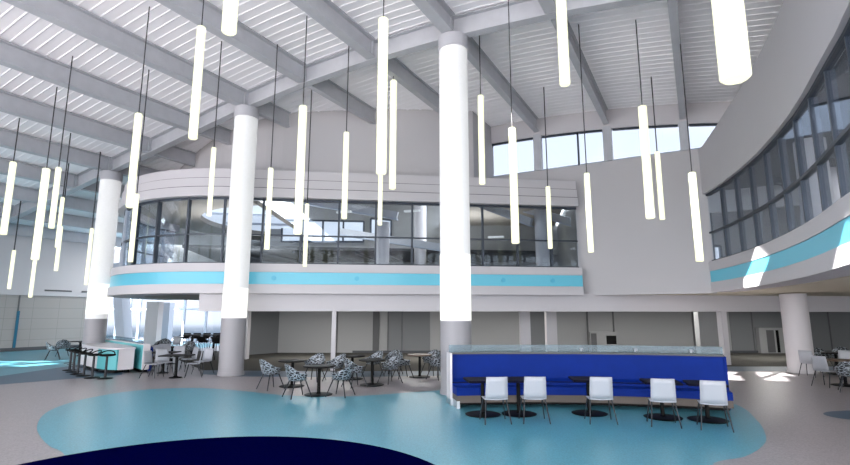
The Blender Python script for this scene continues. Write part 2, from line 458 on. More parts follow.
# keep clear of the balcony side: start where the balcony ends
g = G(); uwall(-4.35, .62, 2.86, 7.7, g=g); uwall(-8.6, .62, 7.7, 8.44, g=g)
struct(g.build('wall_back', M['wall']))
g = uwall(-8.6, 11, lambda w: roofz(w)-.18, lambda w: roofz(w)+DECK+.02, thick=.3, u=21.42, n=20)
struct(g.build('wall_header', M['wall2']))
struct(uwall(.62, 11, 5.9, 8.44).build('wall_behind', M['wall']))
win2 = struct(bpy.data.objects.new('window_2', None)); COL.objects.link(win2)
uwall(-8.6, 11, 8.44, lambda w: roofz(w)-.18, thick=.02, u=21.62).build('pane', M['glasssky'], win2)
for w in (-8.6, -5.86, -2.87, 0, 2.87, 5.74):
    zt = roofz(w)-.1
    a = UW(21.5, w)
    G().box((*a, (8.44+zt)/2), (.34, .26, zt-8.44), rz=-AU).build('post', M['steel'] if w > -8.7 else M['wall'], win2)
for w in (-4.1, -1.45+.05, 1.55, 4.3):
    if w == -1.4: continue
    zt = roofz(w)-.18
    G().box((*UW(21.55, w), (8.44+zt)/2), (.07, .1, zt-8.44), rz=-AU).build('mullion', M['frame'], win2)
for a, b in ((-8.4, -6.05), (-5.65, -3.05), (-2.65, -.2), (.2, 2.7)):
    uwall(a, b, lambda w: roofz(w)-.26, lambda w: roofz(w)-.17, thick=.1, u=21.5, n=6).build('head_rail', M['frame'], win2)
uwall(-8.6, 2.7, 8.44, 8.49, thick=.12, u=21.5, n=6).build('sill_rail', M['framelight'], win2)

# ground-floor fascia and posts
tL = (gp(195, 366)[0]*0 - 8.35 + 3.47)/WB[0]
g = G(); a, b = WP(tL, -.12), WP(25, -.12)
c, d = WP(25, -.7), WP(tL, -.7)
g.prism([a, b, c, d], 2.2, 2.92)
struct(g.build('wall_fascia', M['wall2']))
for k, t_ in enumerate((0.02, 16.3)):
    x, y = WP(t_, -.3)
    struct(G().box((x, y, 1.1), (.16 if k == 0 else .24, .3, 2.2), rz=R(7.5)).build('trim_%d' % (2+k), M['wall2']))
# ceiling of the recess, its back and side walls
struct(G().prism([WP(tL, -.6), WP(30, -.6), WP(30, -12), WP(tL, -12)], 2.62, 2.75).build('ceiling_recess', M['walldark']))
BKY = 28.3
def bx(px): return (px-425)/500*BKY*.985
struct(G().box(((bx(256)+26)/2, BKY+.3, 1.35), (26-bx(256), .3, 2.7)).build('wall_recess', M['wallgrey']))
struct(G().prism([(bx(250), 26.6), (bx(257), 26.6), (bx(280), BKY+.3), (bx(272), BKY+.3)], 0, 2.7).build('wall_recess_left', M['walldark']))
g = G()
for px, w_ in ((337, .05), (376, .35), (388, .05), (402, .05), (461, .05), (588, .06), (614, .06), (694, .06), (753, .06), (830, .06)):
    g.box((bx(px), BKY+.12, 1.3), (w_, .08, 2.6))
struct(g.build('trim_5', M['seam']))
g = G()
g.box(((bx(388)+bx(430))/2, BKY+.13, 1.3), (bx(430)-bx(388), .05, 2.6))
g.box(((bx(531)+bx(545))/2, BKY+.13, 1.3), (bx(545)-bx(531), .05, 2.6))
g.box(((bx(731)+26)/2, BKY+.13, 1.3), (26-bx(731), .05, 2.6))  # dark sheet paints the shade of the right recess into the wall
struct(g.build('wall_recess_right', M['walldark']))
# cream and white pilasters in the recess
for k, (px, w_, Y) in enumerate(((246.5, .30, 24.5), (524.5, .42, 22.6), (550.5, .46, 23.2), (710, 1.3, 24.0))):
    struct(G().box(((px-425)/500*Y*.985, Y, 1.3), (w_, .4, 2.62)).build('trim_%d' % (6+k), M['wall2'] if k != 3 else M['wallgrey']))
struct(G().box((bx(640)+1, BKY+.08, .06), (34, .05, .12)).build('baseboard_recess', M['base']))

struct(G().box((26.2, 14, 3.4), (.3, 32, 7)).build('wall_right_far', M['wallgrey']))
# wall openings/equipment in the recess
def unit(x, y, z, w, h, label, name='wall_cabinet'):
    t = thing(name, (x, y, z), label, 'cabinet')
    G().box((x, y, z+h/2), (w, .3, h)).build('body', M['wallgrey'], t)
    G().box((x-w*.36, y-.16, z+h/2), (w*.2, .03, h*.86)).build('door', M['seam'], t)
    G().box((x+w*.28, y-.16, z+h*.62), (w*.36, .03, h*.4)).build('screen', M['black'], t)
unit(bx(601), BKY-.1, 0, 1.5, 1.15, 'pale cabinet with black slots on the back wall behind the booth')
t = thing('service_hatch', (bx(775), BKY-.05, 0), 'grey service cabinet with dark doors in the recess behind the right column', 'cabinet')
G().box((bx(777), BKY-.05, .68), (2.4, .3, 1.36)).build('body', M['wallgrey'], t)
G().box((bx(766), BKY-.22, .64), (.4, .03, 1.2)).build('door', M['seam'], t)
G().box((bx(773), BKY-.22, .64), (.14, .03, 1.2)).build('door', M['black'], t)

# ---------------------------------------------------------------- upper floor interior seen through the ribbon
struct(G().prism([WP(-12, -14.5), WP(14, -13.5), WP(14, -13.2), WP(-12, -14.2)], 3.2, 9.6).build('wall_upper_back', M['wallgrey']))
struct(G().prism([WP(10.1, -.6), WP(10.25, -.6), WP(14.2, -13.2), WP(14, -13.2)], 3.2, 7.4).build('wall_upper_end', M['wallgrey']))
M['daywin'] = mat('daylit window', (120, 124, 130), .3, emit=.40, ecol=(228, 236, 252))
# drum ceiling with oval skylight
n = 48; ox, oy, orx, ory = -7.0, 26.4, 4.6, 4.7
outer = [(min(-7.4, cx+(CR-.3)*math.cos(2*PI*i/n)), cy+(CR-.3)*math.sin(2*PI*i/n)*(1.5 if i < n/2 else 1)) for i in range(n)]
inner = [(min(-7.42, ox+orx*math.cos(2*PI*i/n)), oy+ory*math.sin(2*PI*i/n)) for i in range(n)]
g = G()
vs = [(x, y, 6.86) for x, y in outer] + [(x, y, 6.86) for x, y in inner] + [(x, y, 7.1) for x, y in inner]
g.add(vs, [(i, (i+1) % n, n+(i+1) % n, n+i) for i in range(n)] + [(n+i, n+(i+1) % n, 2*n+(i+1) % n, 2*n+i) for i in range(n)])
struct(g.build('ceiling_drum', M['taupe']))
sk = struct(bpy.data.objects.new('window_3', None)); COL.objects.link(sk)
G().ngon([p for p in inner if p[0] < -7.43] + [(-7.42, oy-ory*.99)], 7.1).build('pane', M['daywin'], sk)
for dy in (-1.7, .9): G().bar((ox-orx*.85, oy+dy-.3, 7.05), (-7.5, oy+dy+.3, 7.05), .16, .1).build('glazing_bar', M['framelight'], sk)
struct(G().box((0, 29.3, 7.25), (19, .2, 3.4)).build('wall_upper_mid', M['wallgrey']))
# taller room behind: roof planes, steel, back windows
struct(G().prism([WP(-3.4, -1.5), WP(5.4, -1.5), WP(6, -13.5), WP(-3.4, -13.5)], 8.9, 9.0).build('ceiling_upper', M['wallgrey']))
struct(G().prism([WP(-4, -.3), WP(9.9, -.3), UW(21.6, -4.4), UW(21.6, -8.3), (2.1, 20.95), (-5.3, 20.1)], 7.42, 7.5).build('ceiling_ledge', M['wall2']))
struct(G().prism([WP(5.2, -1.5), WP(9.9, -.6), WP(14, -13.5), WP(5.8, -13.5)], 7.3, 7.4).build('ceiling_upper_right', M['taupe']))
def ibt(p, q, label):
    t = thing('ceiling_beam', p, label, 'steel beam')
    g = G(); g.bar(p, q, .2, .34); g.build('web', M['steel'], t)
    G().bar((p[0], p[1], p[2]-.19), (q[0], q[1], q[2]-.19), .32, .05).build('flange', M['framelight'], t)
ibt((-7.0, 24.5, 7.9), (-1.3, 23.2, 6.7), 'pale sloping beam inside the upper window left of the central column')
ibt((-4.6, 26.5, 6.5), (1.2, 24.5, 5.3), 'pale sloping beam low inside the upper window beside the central column')
ibt((2.0, 25.0, 8.0), (4.8, 22.2, 6.2), 'pale sloping beam inside the upper window right of the central column')
ibt((4.3, 26.5, 8.1), (7.0, 22.6, 6.2), 'pale sloping beam inside the upper window near its right end')
def bwin(name, x0, x1, z0a, z1a, z1b, y, nm):
    w = struct(bpy.data.objects.new(name, None)); COL.objects.link(w)
    g = G(); g.add([(x0, y, z0a), (x1, y, z0a), (x1, y, z1b), (x0, y, z1a)], [(0, 1, 2, 3)])
    g.build('pane', M['daywin'], w)
    for k in range(nm+1):
        x = x0+(x1-x0)*k/nm; z1 = z1a+(z1b-z1a)*k/nm
        G().box((x, y-.04, (z0a+z1)/2), (.1, .08, z1-z0a)).build('mullion', M['frame'], w)
    g = G(); g.bar((x0, y-.04, z1a), (x1, y-.04, z1b), .08, .1); g.bar((x0, y-.04, z0a), (x1, y-.04, z0a), .08, .1); g.build('rail', M['frame'], w)
bwin('window_4', -8.4, -3.6, 6.3, 7.6, 7.5, 29.0, 4)
bwin('window_5', -3.2, -2.0, 6.6, 7.7, 7.6, 29.1, 1)
bwin('window_6', 2.8, 8.6, 3.7, 4.9, 4.9, 31, 3)
bwin('window_7', -13.0, -10.5, 4.0, 4.9, 4.9, 32, 3)
bwin('window_8', -5.2, -3.8, 3.5, 4.4, 4.4, 30.4, 1)
# interior low ceiling with dark services
struct(G().prism([(-12, 24.5), (6.5, 27), (7.5, 31.5), (-13, 31.3)], 5.35, 5.5).build('ceiling_services', M['darkceil']))
for k in range(9):
    x = -10 + k*1.6
    t = tag(G().bar((x, 25.4+.13*k, 5.28), (x+.8, 30.5, 5.28), .09, .12).build('service_pipe', M['frame']),
        'grey ceiling pipe inside the upper floor, %s' % ['leftmost', 'second from left', 'third from left', 'fourth from left', 'middle one', 'fourth from right', 'third from right', 'second from right', 'rightmost'][k], 'pipe', 'ceiling pipes of the upper floor')
for px, y in ((380, 23.5), (420, 26), (550, 22.2)):
    X = (px-425)/500*y*.95
    tag(G().lathe([(.32, 0), (.32, 5.3 if px != 380 else 3.2)], (X, y, 3.21), 24).build('round_column', M['wall2'], None, True),
        {380: 'short pale column inside the upper window left of the central column', 420: 'pale interior column half hidden by the central column', 550: 'tall pale interior column at the right end of the upper window'}[px], 'column')
for k, (px, py, y) in enumerate(((344, 212, 22.6), (412, 211, 22.6), (496, 237, 24.5))):
    p = azat(px, py, y)
    tag(G().bar((p[0]-.35, p[1]+.2, p[2]+.02), (p[0]+.35, p[1]-.2, p[2]-.02), .14, .09).build('ceiling_light', M['sleeve']),
        ['small linear light inside the upper window, left one', 'small linear light inside the upper window beside the central column', 'small linear light inside the upper window, right one'][k], 'light')

# ---------------------------------------------------------------- right balcony
RB = [(10.66, 18.9), (10.6, 18.3), (10.35, 16.9), (9.95, 15.3), (9.5, 13.8), (8.95, 12.3), (8.42, 11.0), (7.86, 9.8), (7.3, 8.7), (6.75, 7.6), (6.2, 6.6), (5.6, 5.6), (4.9, 4.5), (4.1, 3.4)]
RP = []
for i, (x, y) in enumerate(RB):
    a = RB[max(0, i-1)]; b = RB[min(len(RB)-1, i+1)]
    dx, dy = b[0]-a[0], b[1]-a[1]; l = math.hypot(dx, dy)
    nx, ny = dy/l, -dx/l                       # towards the hall (left)
    if nx > 0: nx, ny = -nx, -ny
    RP.append((x, y, nx, ny))
g = G()
g.sweep(RP, [(-1.0, 2.9), (0, 2.9), (0, 3.26), (-.07, 3.26), (-.07, 3.68), (0, 3.68), (0, 4.03), (-.35, 4.03), (-.35, 3.3), (-1.0, 3.3)])
struct(g.build('wall_balcony_right', M['wall2'], smooth=True))
rp = [(x-nx*.8, y-ny*.8) for x, y, nx, ny in RP]
struct(G().prism(rp + [(26, 4), (26, 23.2), WP(20, -.65), WP(10.6, -.65), UW(21.62, -4.2), UW(21.62, .6)], 2.88, 3.25).build('ceiling_soffit', M['cream']))
t = thing('light_band', (8.9, 12.3, 3.26), 'glowing cyan band along the right hand balcony', 'light')
G().sweep(RP, [(-.06, 3.27), (-.02, 3.27), (-.02, 3.67), (-.06, 3.67)]).build('light_panel', M['cyan'], t, True)
# parapet wall above the glazing
topz = [8.4, 8.44, 8.7, 8.9, 9.0, 9.03, 9.05, 9.05, 9.05, 9.05, 9.05, 9.05, 9.05, 9.05]
g = G(); vs = []
for (x, y, nx, ny), z in zip(RP, topz):
    vs += [(x, y, 6.62), (x, y, z), (x-nx*.3, y-ny*.3, z), (x-nx*.3, y-ny*.3, 6.62)]
fs = []
for i in range(len(RP)-1):
    a = 4*i; b = a+4
    fs += [(a, a+1, b+1, b), (a+1, a+2, b+2, b+1), (a+2, a+3, b+3, b+2), (a+3, a, b, b+3)]
fs += [(0, 1, 2, 3), (4*len(RP)-4, 4*len(RP)-1, 4*len(RP)-2, 4*len(RP)-3)]
g.add(vs, fs); struct(g.build('wall_right', M['wall']))
win = struct(bpy.data.objects.new('window_9', None)); COL.objects.link(win)
M['glassr'] = glass('balcony glass', (.88, .91, .94), .02)
G().sweep(RP, [(-.16, 4.03), (-.14, 4.03), (-.14, 6.62), (-.16, 6.62)]).build('pane', M['glassr'], win, True)
rc = [0]
for a, b in zip(RP, RP[1:]): rc.append(rc[-1]+math.hypot(b[0]-a[0], b[1]-a[1]))
def ralong(s):
    for k in range(len(rc)-1):
        if rc[k] <= s <= rc[k+1]:
            q = (s-rc[k])/(rc[k+1]-rc[k]); a, b = RP[k], RP[k+1]
            return tuple(a[i]+(b[i]-a[i])*q for i in range(4))
s = .15
while s < rc[-1]:
    x, y, nx, ny = ralong(s)
    G().box((x-nx*.2, y-ny*.2, 5.32), (.07, .16, 2.6), rz=math.atan2(ny, nx)+PI/2).build('mullion', M['frame'], win)
    s += 1.32
for z, h in ((5.12, .07), (4.06, .06), (6.58, .08)):
    G().sweep(RP, [(-.24, z-h/2), (-.1, z-h/2), (-.1, z+h/2), (-.24, z+h/2)]).build('rail', M['frame'], win)
# rooms behind the right glazing
rin = [(x-nx*.4, y-ny*.4) for x, y, nx, ny in RP]
struct(G().prism(rin + [(22, 2), (22, 20.4), (12, 21.2)], 6.7, 6.85).build('ceiling_right_room', M['darkceil']))
struct(G().box((18.6, 11, 5), (.2, 20, 3.5)).build('wall_right_room', M['wallgrey']))
struct(G().box((15.3, 20.9, 5), (7.5, .2, 3.5)).build('wall_right_room_back', M['wallgrey']))
bwin('window_10', 11.4, 12.3, 3.9, 4.9, 4.9, 20.7, 1)
w = struct(bpy.data.objects.new('window_11', None)); COL.objects.link(w)
G().box((18.45, 12.5, 5.0), (.04, 7, 1.7)).build('pane', M['daywin'], w)
for k in range(5): G().box((18.4, 9+k*1.75, 5.0), (.08, .1, 1.8)).build('mullion', M['frame'], w)
for x, y, lb in ((13.0, 15.6, 'round pale column behind the right balcony glass, far one'), (10.35, 12.9, 'round pale column behind the right balcony glass, near one')):
    tag(G().lathe([(.36, 0), (.36, 3.42)], (x, y, 3.26), 28).build('round_column', M['wall2'], None, True), lb, 'column')
for k, (p, q) in enumerate((((11.5, 17.2, 3.28), (12.8, 18.6, 6.6)), ((10.9, 14.3, 3.38), (12.6, 16.2, 6.6)), ((9.3, 10.2, 3.38), (11.6, 11.6, 6.6)))):
    tag(G().bar(p, q, .14, .14).build('diagonal_brace', M['white']), 'pale diagonal brace behind the right balcony glass, ' + ['farthest', 'middle', 'nearest'][k] + ' one', 'brace', 'diagonal braces')
for k, (x, y) in enumerate(((11.7, 16.5), (11.0, 13.4), (10.0, 11.0))):
    tag(G().bar((x, y, 6.6), (x+4.5, y+2.2, 6.6), .2, .16).build('ceiling_beam', M['frame']), 'dark ceiling beam behind the right balcony glass, ' + ['farthest', 'middle', 'nearest'][k] + ' one', 'steel beam', 'dark beams behind the balcony glass')

# ---------------------------------------------------------------- left wall
def wwall(name, w, u0, u1, z0, z1, th, m):
    g = G(); a, b = UW(u0, w), UW(u1, w); c, d = UW(u1, w-th), UW(u0, w-th)
    g.prism([a, b, c, d], z0, z1); return struct(g.build(name, m))
wwall('wall_left', -34.95, -14, 19.6, 3.22, 7.25, .3, M['wall'])
o = wwall('wall_left_lower', -35.1, -14, 19.6, .0, 3.3, .3, M['wallgrey'])
g = G(); a = UW(0, -35.08)
lw = G().box((0, 0, 1.66), (33.6, .04, 3.3)).build('wall_left_panels', M['panelwall']); struct(lw)
lw.location = (*UW(2.8, -35.06), 0); lw.rotation_euler = (0, 0, math.atan2(CU, SU))
wwall('baseboard_left', -35.0, -14, 19.6, 0, .2, .04, M['base'])
for k, (u, m, z1) in enumerate(((14.6, M['darkteal'], 2.3), (14.62, M['seam'], 3.2), (19.4, M['seam'], 3.2))):
    wwall('trim_%d' % (10+k), -34.99 - (0.02 if k == 1 else 0), u, u+(.14 if k == 0 else .06), .2, z1, .04, m)
for k, u in enumerate((16.6, 18.7)):
    a = UW(u, -34.93)
    tag(G().box((*a, 3.55), (1.5, .04, .09), rz=math.atan2(CU, SU)).build('air_vent', M['seam']), ['slim wall vent low on the left bulkhead, left one', 'slim wall vent low on the left bulkhead, beside the leftmost column'][k], 'vent')

# ---------------------------------------------------------------- far glazed end behind the counter
w = struct(bpy.data.objects.new('window_12', None)); COL.objects.link(w)
FY = 38
def fx(px): return (px-425)/500*FY*.985
xa, xb = fx(92), fx(262)
G().box(((xa+xb)/2, FY+.05, 3.6), (xb-xa, .02, 7.2)).build('pane', M['glasssky'], w)
for px in (104, 117, 129, 139, 184, 206, 232, 262):
    x = fx(px); G().box((x, FY-.02, 3.6), (.14, .16, 7.2)).build('mullion', M['framelight'], w)
for z in (.25, 2.5, 3.4, 4.4, 5.6, 7.1): G().box(((xa+xb)/2, FY-.02, z), (xb-xa, .14, .12)).build('rail', M['framelight'], w)
struct(G().box(((fx(50)+fx(93))/2, FY, 4), (fx(93)-fx(50), .3, 8)).build('wall_far', M['wall']))
for px0, px1, Y, z, nm in ((148, 160, 31, 2.86, 'trim_13'), (160, 171, 33, 2.86, 'trim_14')):
    x0 = (px0-425)/500*Y*.985; x1 = (px1-425)/500*Y*.985
    struct(G().box(((x0+x1)/2, Y, z/2), (x1-x0, .6, z)).build(nm, M['wall'] if px0 == 148 else M['framelight']))
tag(G().bar((fx(129)*.82, 31, 0), (fx(116)*.82, 31, 5.2), .5, .9).build('sloping_column', M['framelight']), 'pale blue sloping column standing before the far windows', 'column')

# ---------------------------------------------------------------- pendant lights
PD = dict(a=(13.7,162,3,234.7,5.7,21.4,117.8,1),b=(47,168.6,34.3,260,6.7,60.7,86.8,1),c=(59,167.6,51,228.3,5,0,0,0),
d=(63.3,197.3,56.3,247.6,3.5,71.8,133.3,1),e=(61.5,226.5,55.5,271,3.4,0,0,0),f=(14.5,250.3,8.5,289,3.2,22.6,202,1),g=(36.5,255,29.3,297.5,3.3,0,0,0),
h=(92.5,228.3,85.3,285,3.3,103.4,152,2),i=(139.4,113.7,129,207.6,7,151.5,7,2),j=(137,194,130.2,262,4.6,151.5,69.8,2),k=(202.3,27,192,139,8.3,0,0,0),
l=(234.5,-60,229.6,33,14,0,0,0),m=(214,147.7,209,216,4.5,223.6,41.2,1),n=(271,168.2,266.7,249.4,5,278.4,44.8,2),o=(303.2,106.2,297.6,234.3,8,309,16,1),
p=(306.6,203.8,305.4,266.6,4,313.6,86.6,1),q=(346.3,132.4,344.3,218.8,5.5,350.6,49,1),r=(383.3,18.6,381.3,174,10,0,0,0),s=(380.6,165,380,225.2,4.3,0,0,0),
t=(393.6,80.6,392.4,189,6.5,393.6,59,1),u=(480.4,95.6,482.4,184.3,6,480,31.5,1),v=(511.6,128,516,243.5,7.7,0,0,0),w=(547.7,186.7,550.5,248.6,4.5,542.5,87.3,2),
x=(586.3,173.3,591.4,252.4,5.5,577.4,24.5,2),y=(559,-60,564,85.3,10,0,0,0),z=(642,106.3,650.8,218.5,8.3,633,20,2),aa=(657,152,662.5,219.7,5,649.6,77,2),
bb=(691,172.5,700.8,261.5,7.3,677,23.8,2),cc=(711,-130,738,80,27,0,0,0))
PL = dict(a='first pendant from the left edge, hanging before the far beams', b='long thick pendant left of the leftmost column, widest of that cluster',
 c='pendant just right of the widest one in the far left cluster', d='short pendant in the far left cluster with its cable crossing two beams',
 e='small far pendant below another one, left of the leftmost column', f='small pendant hanging lowest at the far left before the wall',
 g='thin far pendant showing below the widest left one', h='thin pendant directly beside the leftmost column', i='thick pendant overlapping the left end of the banded balcony',
 j='thinner pendant hanging in front of the curved end of the upper window', k='long pendant high between the two left columns',
 l='thick near pendant cut by the top edge, left of the second column', m='slim pendant before the skylight in the upper window', n='slim pendant just right of the second column',
 o='long thick pendant before the left part of the upper window', p='short slim pendant low in the upper window beside a thick one', q='slim pendant before the plain upper wall, halfway between the two columns',
 r='longest thick pendant left of the central column', s='slim pendant showing just below the longest one', t='pendant beside the longest one, close to the central column',
 u='pendant just right of the central column', v='long pendant over the right part of the upper window',
 w='short slim pendant at the right end of the upper window', x='pendant before the plain wall below the clerestory, left one', y='near pendant cut by the top edge above the clerestory',
 z='long thick pendant crossing the middle clerestory window', aa='slim pendant right behind the long thick one below the clerestory', bb='pendant next to the corner with the right hand balcony wall',
 cc='largest and nearest pendant, cut by the top edge at right')
def roofhit(px, py):
    a = (px-425)/F; v = (232.5-py)/F
    d = (a, math.cos(TH)-v*math.sin(TH), math.sin(TH)+v*math.cos(TH)); t = 1
    while t < 80:
        X, Y, Z = d[0]*t, d[1]*t, HC+d[2]*t
        if Z > roofz(X*CU-Y*SU)+DECK: return X, Y
        t += .02
    return X, Y
for k, (tx, ty, bx_, by_, wpx, cx_, cy_, m_) in PD.items():
    if m_:
        Y = roofhit(cx_, cy_)[1] - (.4 if k in 'fq' else 0)
    else:
        D = {'l': .19, 'y': .17, 'cc': .2, 'r': .2, 'v': .19, 'k': .19}.get(k, .15)
        Y = D*F/wpx*math.cos(math.atan((HC+0)/30))
        el = math.atan((232.5-(ty+by_)/2)/F)+TH
        Y = D*F/wpx/math.cos(math.atan((232.5-(ty+by_)/2)/F)) * math.cos(el) / 1.0
        dep = D*F/wpx
        Y = dep/(math.cos(TH)+math.tan(el)*math.sin(TH))
    pt = azat(tx, ty, Y); pb = azat(bx_, by_, Y)
    X = (pt[0]+pb[0])/2
    dep = Y*math.cos(TH)+((pt[2]+pb[2])/2-HC)*math.sin(TH)
    r = wpx*dep/F/2
    zt = pt[2]; zb = pb[2]
    zc = roofz(toUW(X, Y)[1])+DECK+.02
    if zt > zc-.3: zt = zc-.3
    t = thing('pendant_light', (X, Y, zb), 'glowing white tube ' + PL[k], 'pendant light', 'tube pendant lights')
    G().lathe([(r*.8, zb), (r, zb+.02), (r, zt-.02), (r*.8, zt)], (X, Y, 0), 20).build('light_tube', M['tube'], t, True)
    G().cyl((X, Y, zt), (X, Y, zc), max(.010, .0011*dep), None, 6).build('cable', M['cable'], t)

# ---------------------------------------------------------------- furniture
def veined_chair():
    t = thing('patterned_armchair', (0, 0, 0), 'x', 'chair', 'black and white patterned armchairs')
    # faces +Y; shell wraps back and sides
    g = G(); rows = []; n = 20
    for k in range(9):
        q = k/8
        row = []
        for i in range(n+1):
            a = R(-205 + 230*i/n)               # from left front round the back to right front
            back = max(0, -math.sin(a))
            zt = .60 + .24*back**1.5
            z = .42 + (zt-.42)*q
            rr = .225 + .085*q**.6
            row.append((rr*math.cos(a)*1.05, rr*math.sin(a) - .04*q*back, z))
        rows.append(row)
    vs = [p for r_ in rows for p in r_]
    fs = [(k*(n+1)+i, k*(n+1)+i+1, (k+1)*(n+1)+i+1, (k+1)*(n+1)+i) for k in range(8) for i in range(n)]
    g.add(vs, fs)
    o = g.build('shell', M['shell'], t, True); s_ = o.modifiers.new('solid', 'SOLIDIFY'); s_.thickness = .012
    G().lathe([(.12, .40), (.235, .425), (.248, .445), (.20, .455), (.05, .445)], (0, .0, 0), 24).build('seat', M['shell'], t, True)
    for sx in (-1, 1):
        for sy in (-1, 1):
            G().cyl((sx*.15, sy*.14, .43), (sx*.27, sy*.28, 0), .018, .013, 10).build('leg', M['greymetal'], t, True)
    return t
def white_chair():
    t = thing('side_chair', (0, 0, 0), 'x', 'chair', 'white shell side chairs')
    prof = [(.21, .435), (.16, .445), (0, .435), (-.15, .44), (-.20, .45), (-.222, .56), (-.24, .68), (-.257, .78), (-.27, .87)]
    g = G(); vs = []
    for j, (y, z) in enumerate(prof):
        hw = .22 if j < 5 else .22-.004*(j-5)
        for sx in (-1, -.6, 0, .6, 1): vs.append((sx*hw, y + (.015*(sx*sx) if j > 4 else 0), z + (.0 if j > 4 else .012*sx*sx)))
    fs = [(j*5+i, j*5+i+1, (j+1)*5+i+1, (j+1)*5+i) for j in range(len(prof)-1) for i in range(4)]
    # seat and back are separate parts of one shell
    a = G(); a.add(vs[:25], [f for f in fs if max(f) < 25]); o = a.build('seat', M['white'], t, True)
    o.modifiers.new('solid', 'SOLIDIFY').thickness = .016
    b = G(); b.add(vs[20:], [tuple(i-20 for i in f) for f in fs if min(f) >= 20]); o = b.build('backrest', M['white'], t, True)
    o.modifiers.new('solid', 'SOLIDIFY').thickness = .016
    G().bar((-.2, -.13, .435), (.2, -.13, .435), .022, .02).bar((-.2, .13, .435), (.2, .13, .435), .022, .02).build('seat_frame', M['greymetal'], t)
    for sx in (-1, 1):
        for sy in (-1, 1):
            G().cyl((sx*.2, sy*.14, .44), (sx*.255, (.23 if sy > 0 else -.30), 0), .014, .011, 10).build('leg', M['greymetal'], t, True)
    return t
def round_table(topm, r=.42, h=.74):
    t = thing('pedestal_table', (0, 0, 0), 'x', 'table', 'round pedestal tables')
    G().lathe([(r-.02, h-.035), (r, h-.02), (r, h), (r-.01, h+.004)], n=48).build('tabletop', topm, t, True)
    G().lathe([(.07, .03), (.045, .06), (.045, h-.06), (.12, h-.036)], n=20).build('pedestal', M['black'], t, True)
    G().lathe([(.36, 0), (.365, .012), (.34, .022), (.08, .034)], n=40).build('base_plate', M['black'], t, True)
    return t
def booth_table(h=.72):
    t = thing('booth_table', (0, 0, 0), 'x', 'table', 'booth tables')
    G().box((0, .0, h-.02), (.70, .7, .045)).build('tabletop', M['navytop'], t, bevel=.008)
    G().lathe([(.07, .03), (.04, .06), (.04, h-.07), (.11, h-.045)], n=20).build('pedestal', M['black'], t, True)
    G().lathe([(.36, 0), (.37, .012), (.34, .022), (.08, .034)], n=40).build('base_plate', M['black'], t, True)
    return t
used = {}
def put(key, maker, x, y, rz, label, group=None, cat=None, z=0):
    if key not in used:
        used[key] = maker(); o = used[key]; o.location = (x, y, z); o.rotation_euler = (0, 0, rz); o['label'] = label
        if group: o['group'] = group
        return o
    return dup(used[key], (x, y, z), rz, label, group)
# heading: chairs face +Y at rz=0 ; face point (fx,fy)
def face(x, y, tx, ty): return math.atan2(ty-y, tx-x) - PI/2

# round tables in the middle
TB = {'TA': (291.7, 386.3), 'TB': (318.5, 394.7), 'TC': (372, 385.0), 'TD': (352, 379.0), 'TE': (419.7, 377.0)}
TLB = {'TA': 'round dark pedestal table, leftmost of the group behind the teal floor', 'TB': 'round dark pedestal table nearest the viewer between patterned chairs',
  'TC': 'round dark pedestal table in the middle of the patterned chairs', 'TD': 'round dark pedestal table farthest back among the patterned chairs',
  'TE': 'round brown topped pedestal table beside the central column'}
tp = {}
for k, p in TB.items():
    x, y = gp(*p); tp[k] = (x, y)
    put('round_brown' if k == 'TE' else 'round_dark', (lambda: round_table(M['tablebrown'])) if k == 'TE' else (lambda: round_table(M['tabletop'])), x, y, 0, TLB[k])
CH = [((270.5, 389), 'TA', 'leftmost patterned armchair, alone at the left of its round table'),
      ((297, 397), 'TB', 'patterned armchair with its back to the viewer left of the nearest round table'),
      ((314, 381), 'TA', 'patterned armchair half hidden behind the nearest round table'),
      ((340.5, 396), 'TB', 'patterned armchair at the right of the nearest round table, legs on the teal edge'),
      ((334.5, 381.5), 'TA', 'patterned armchair standing just right of the thin white post'),
      ((354.5, 386.8), 'TC', 'patterned armchair left of the middle round table'),
      ((373, 376.5), 'TD', 'patterned armchair far back behind the middle round table'),
      ((390, 383), 'TC', 'patterned armchair right of the middle round table, legs spread forward'),
      ((393.5, 375.2), 'TC', 'dark patterned armchair far back between the two right tables'),
      ((403, 378), 'TE', 'patterned armchair left of the brown topped table'),
      ((431, 374.8), 'TE', 'pale sunlit patterned armchair right of the brown topped table'),
      ((438, 379.2), 'TE', 'patterned armchair half hidden by the central column')]
for p, tk, lb in CH:
    x, y = gp(*p); put('veined', veined_chair, x, y, face(x, y, *tp[tk]), lb)

# blue curved booth
BC = (2.4, .8)
def arc(r0, a0, a1, n=28):
    out = []
    for i in range(n+1):
        a = R(a0+(a1-a0)*i/n); s_, c_ = math.sin(a), math.cos(a)
        out.append((BC[0]+r0*s_, BC[1]+r0*c_, -s_, -c_))
    return out
A0, A1 = -8.9, 21.9
t = thing('curved_booth', (3.5, 10.9, 0), 'x', 'booth')
t['label'] = 'long curved royal blue booth bench with a high back and glass screen'
AR = arc(10.9, A0, A1)
G().sweep(AR, [(0, .28), (0, .40), (-.03, .44), (-.55, .44), (-.55, .28)]).build('seat', M['blue'], t, True)
G().sweep(AR, [(-.5, .44), (-.52, .52), (-.66, .57), (-.7, 1.13), (-.76, 1.13), (-.76, .44)]).build('backrest', M['blue'], t, True)
g = G(); g.sweep(AR, [(-.50, .495), (-.495, .5), (-.495, .51), (-.5, .515)]); g.build('piping', M['navytop'], t)
G().sweep(AR, [(-.03, .12), (-.03, .28), (-.7, .28), (-.7, .12)]).build('base_board', M['brown'], t)
G().sweep(AR, [(-.50, .0), (-.50, .12), (-.75, .12), (-.75, 0)]).build('toe_kick', M['black'], t)
G().sweep(AR, [(-.66, 1.13), (-.66, 1.17), (-.90, 1.17), (-.90, 1.13)]).build('cap_rail', M['rail'], t)
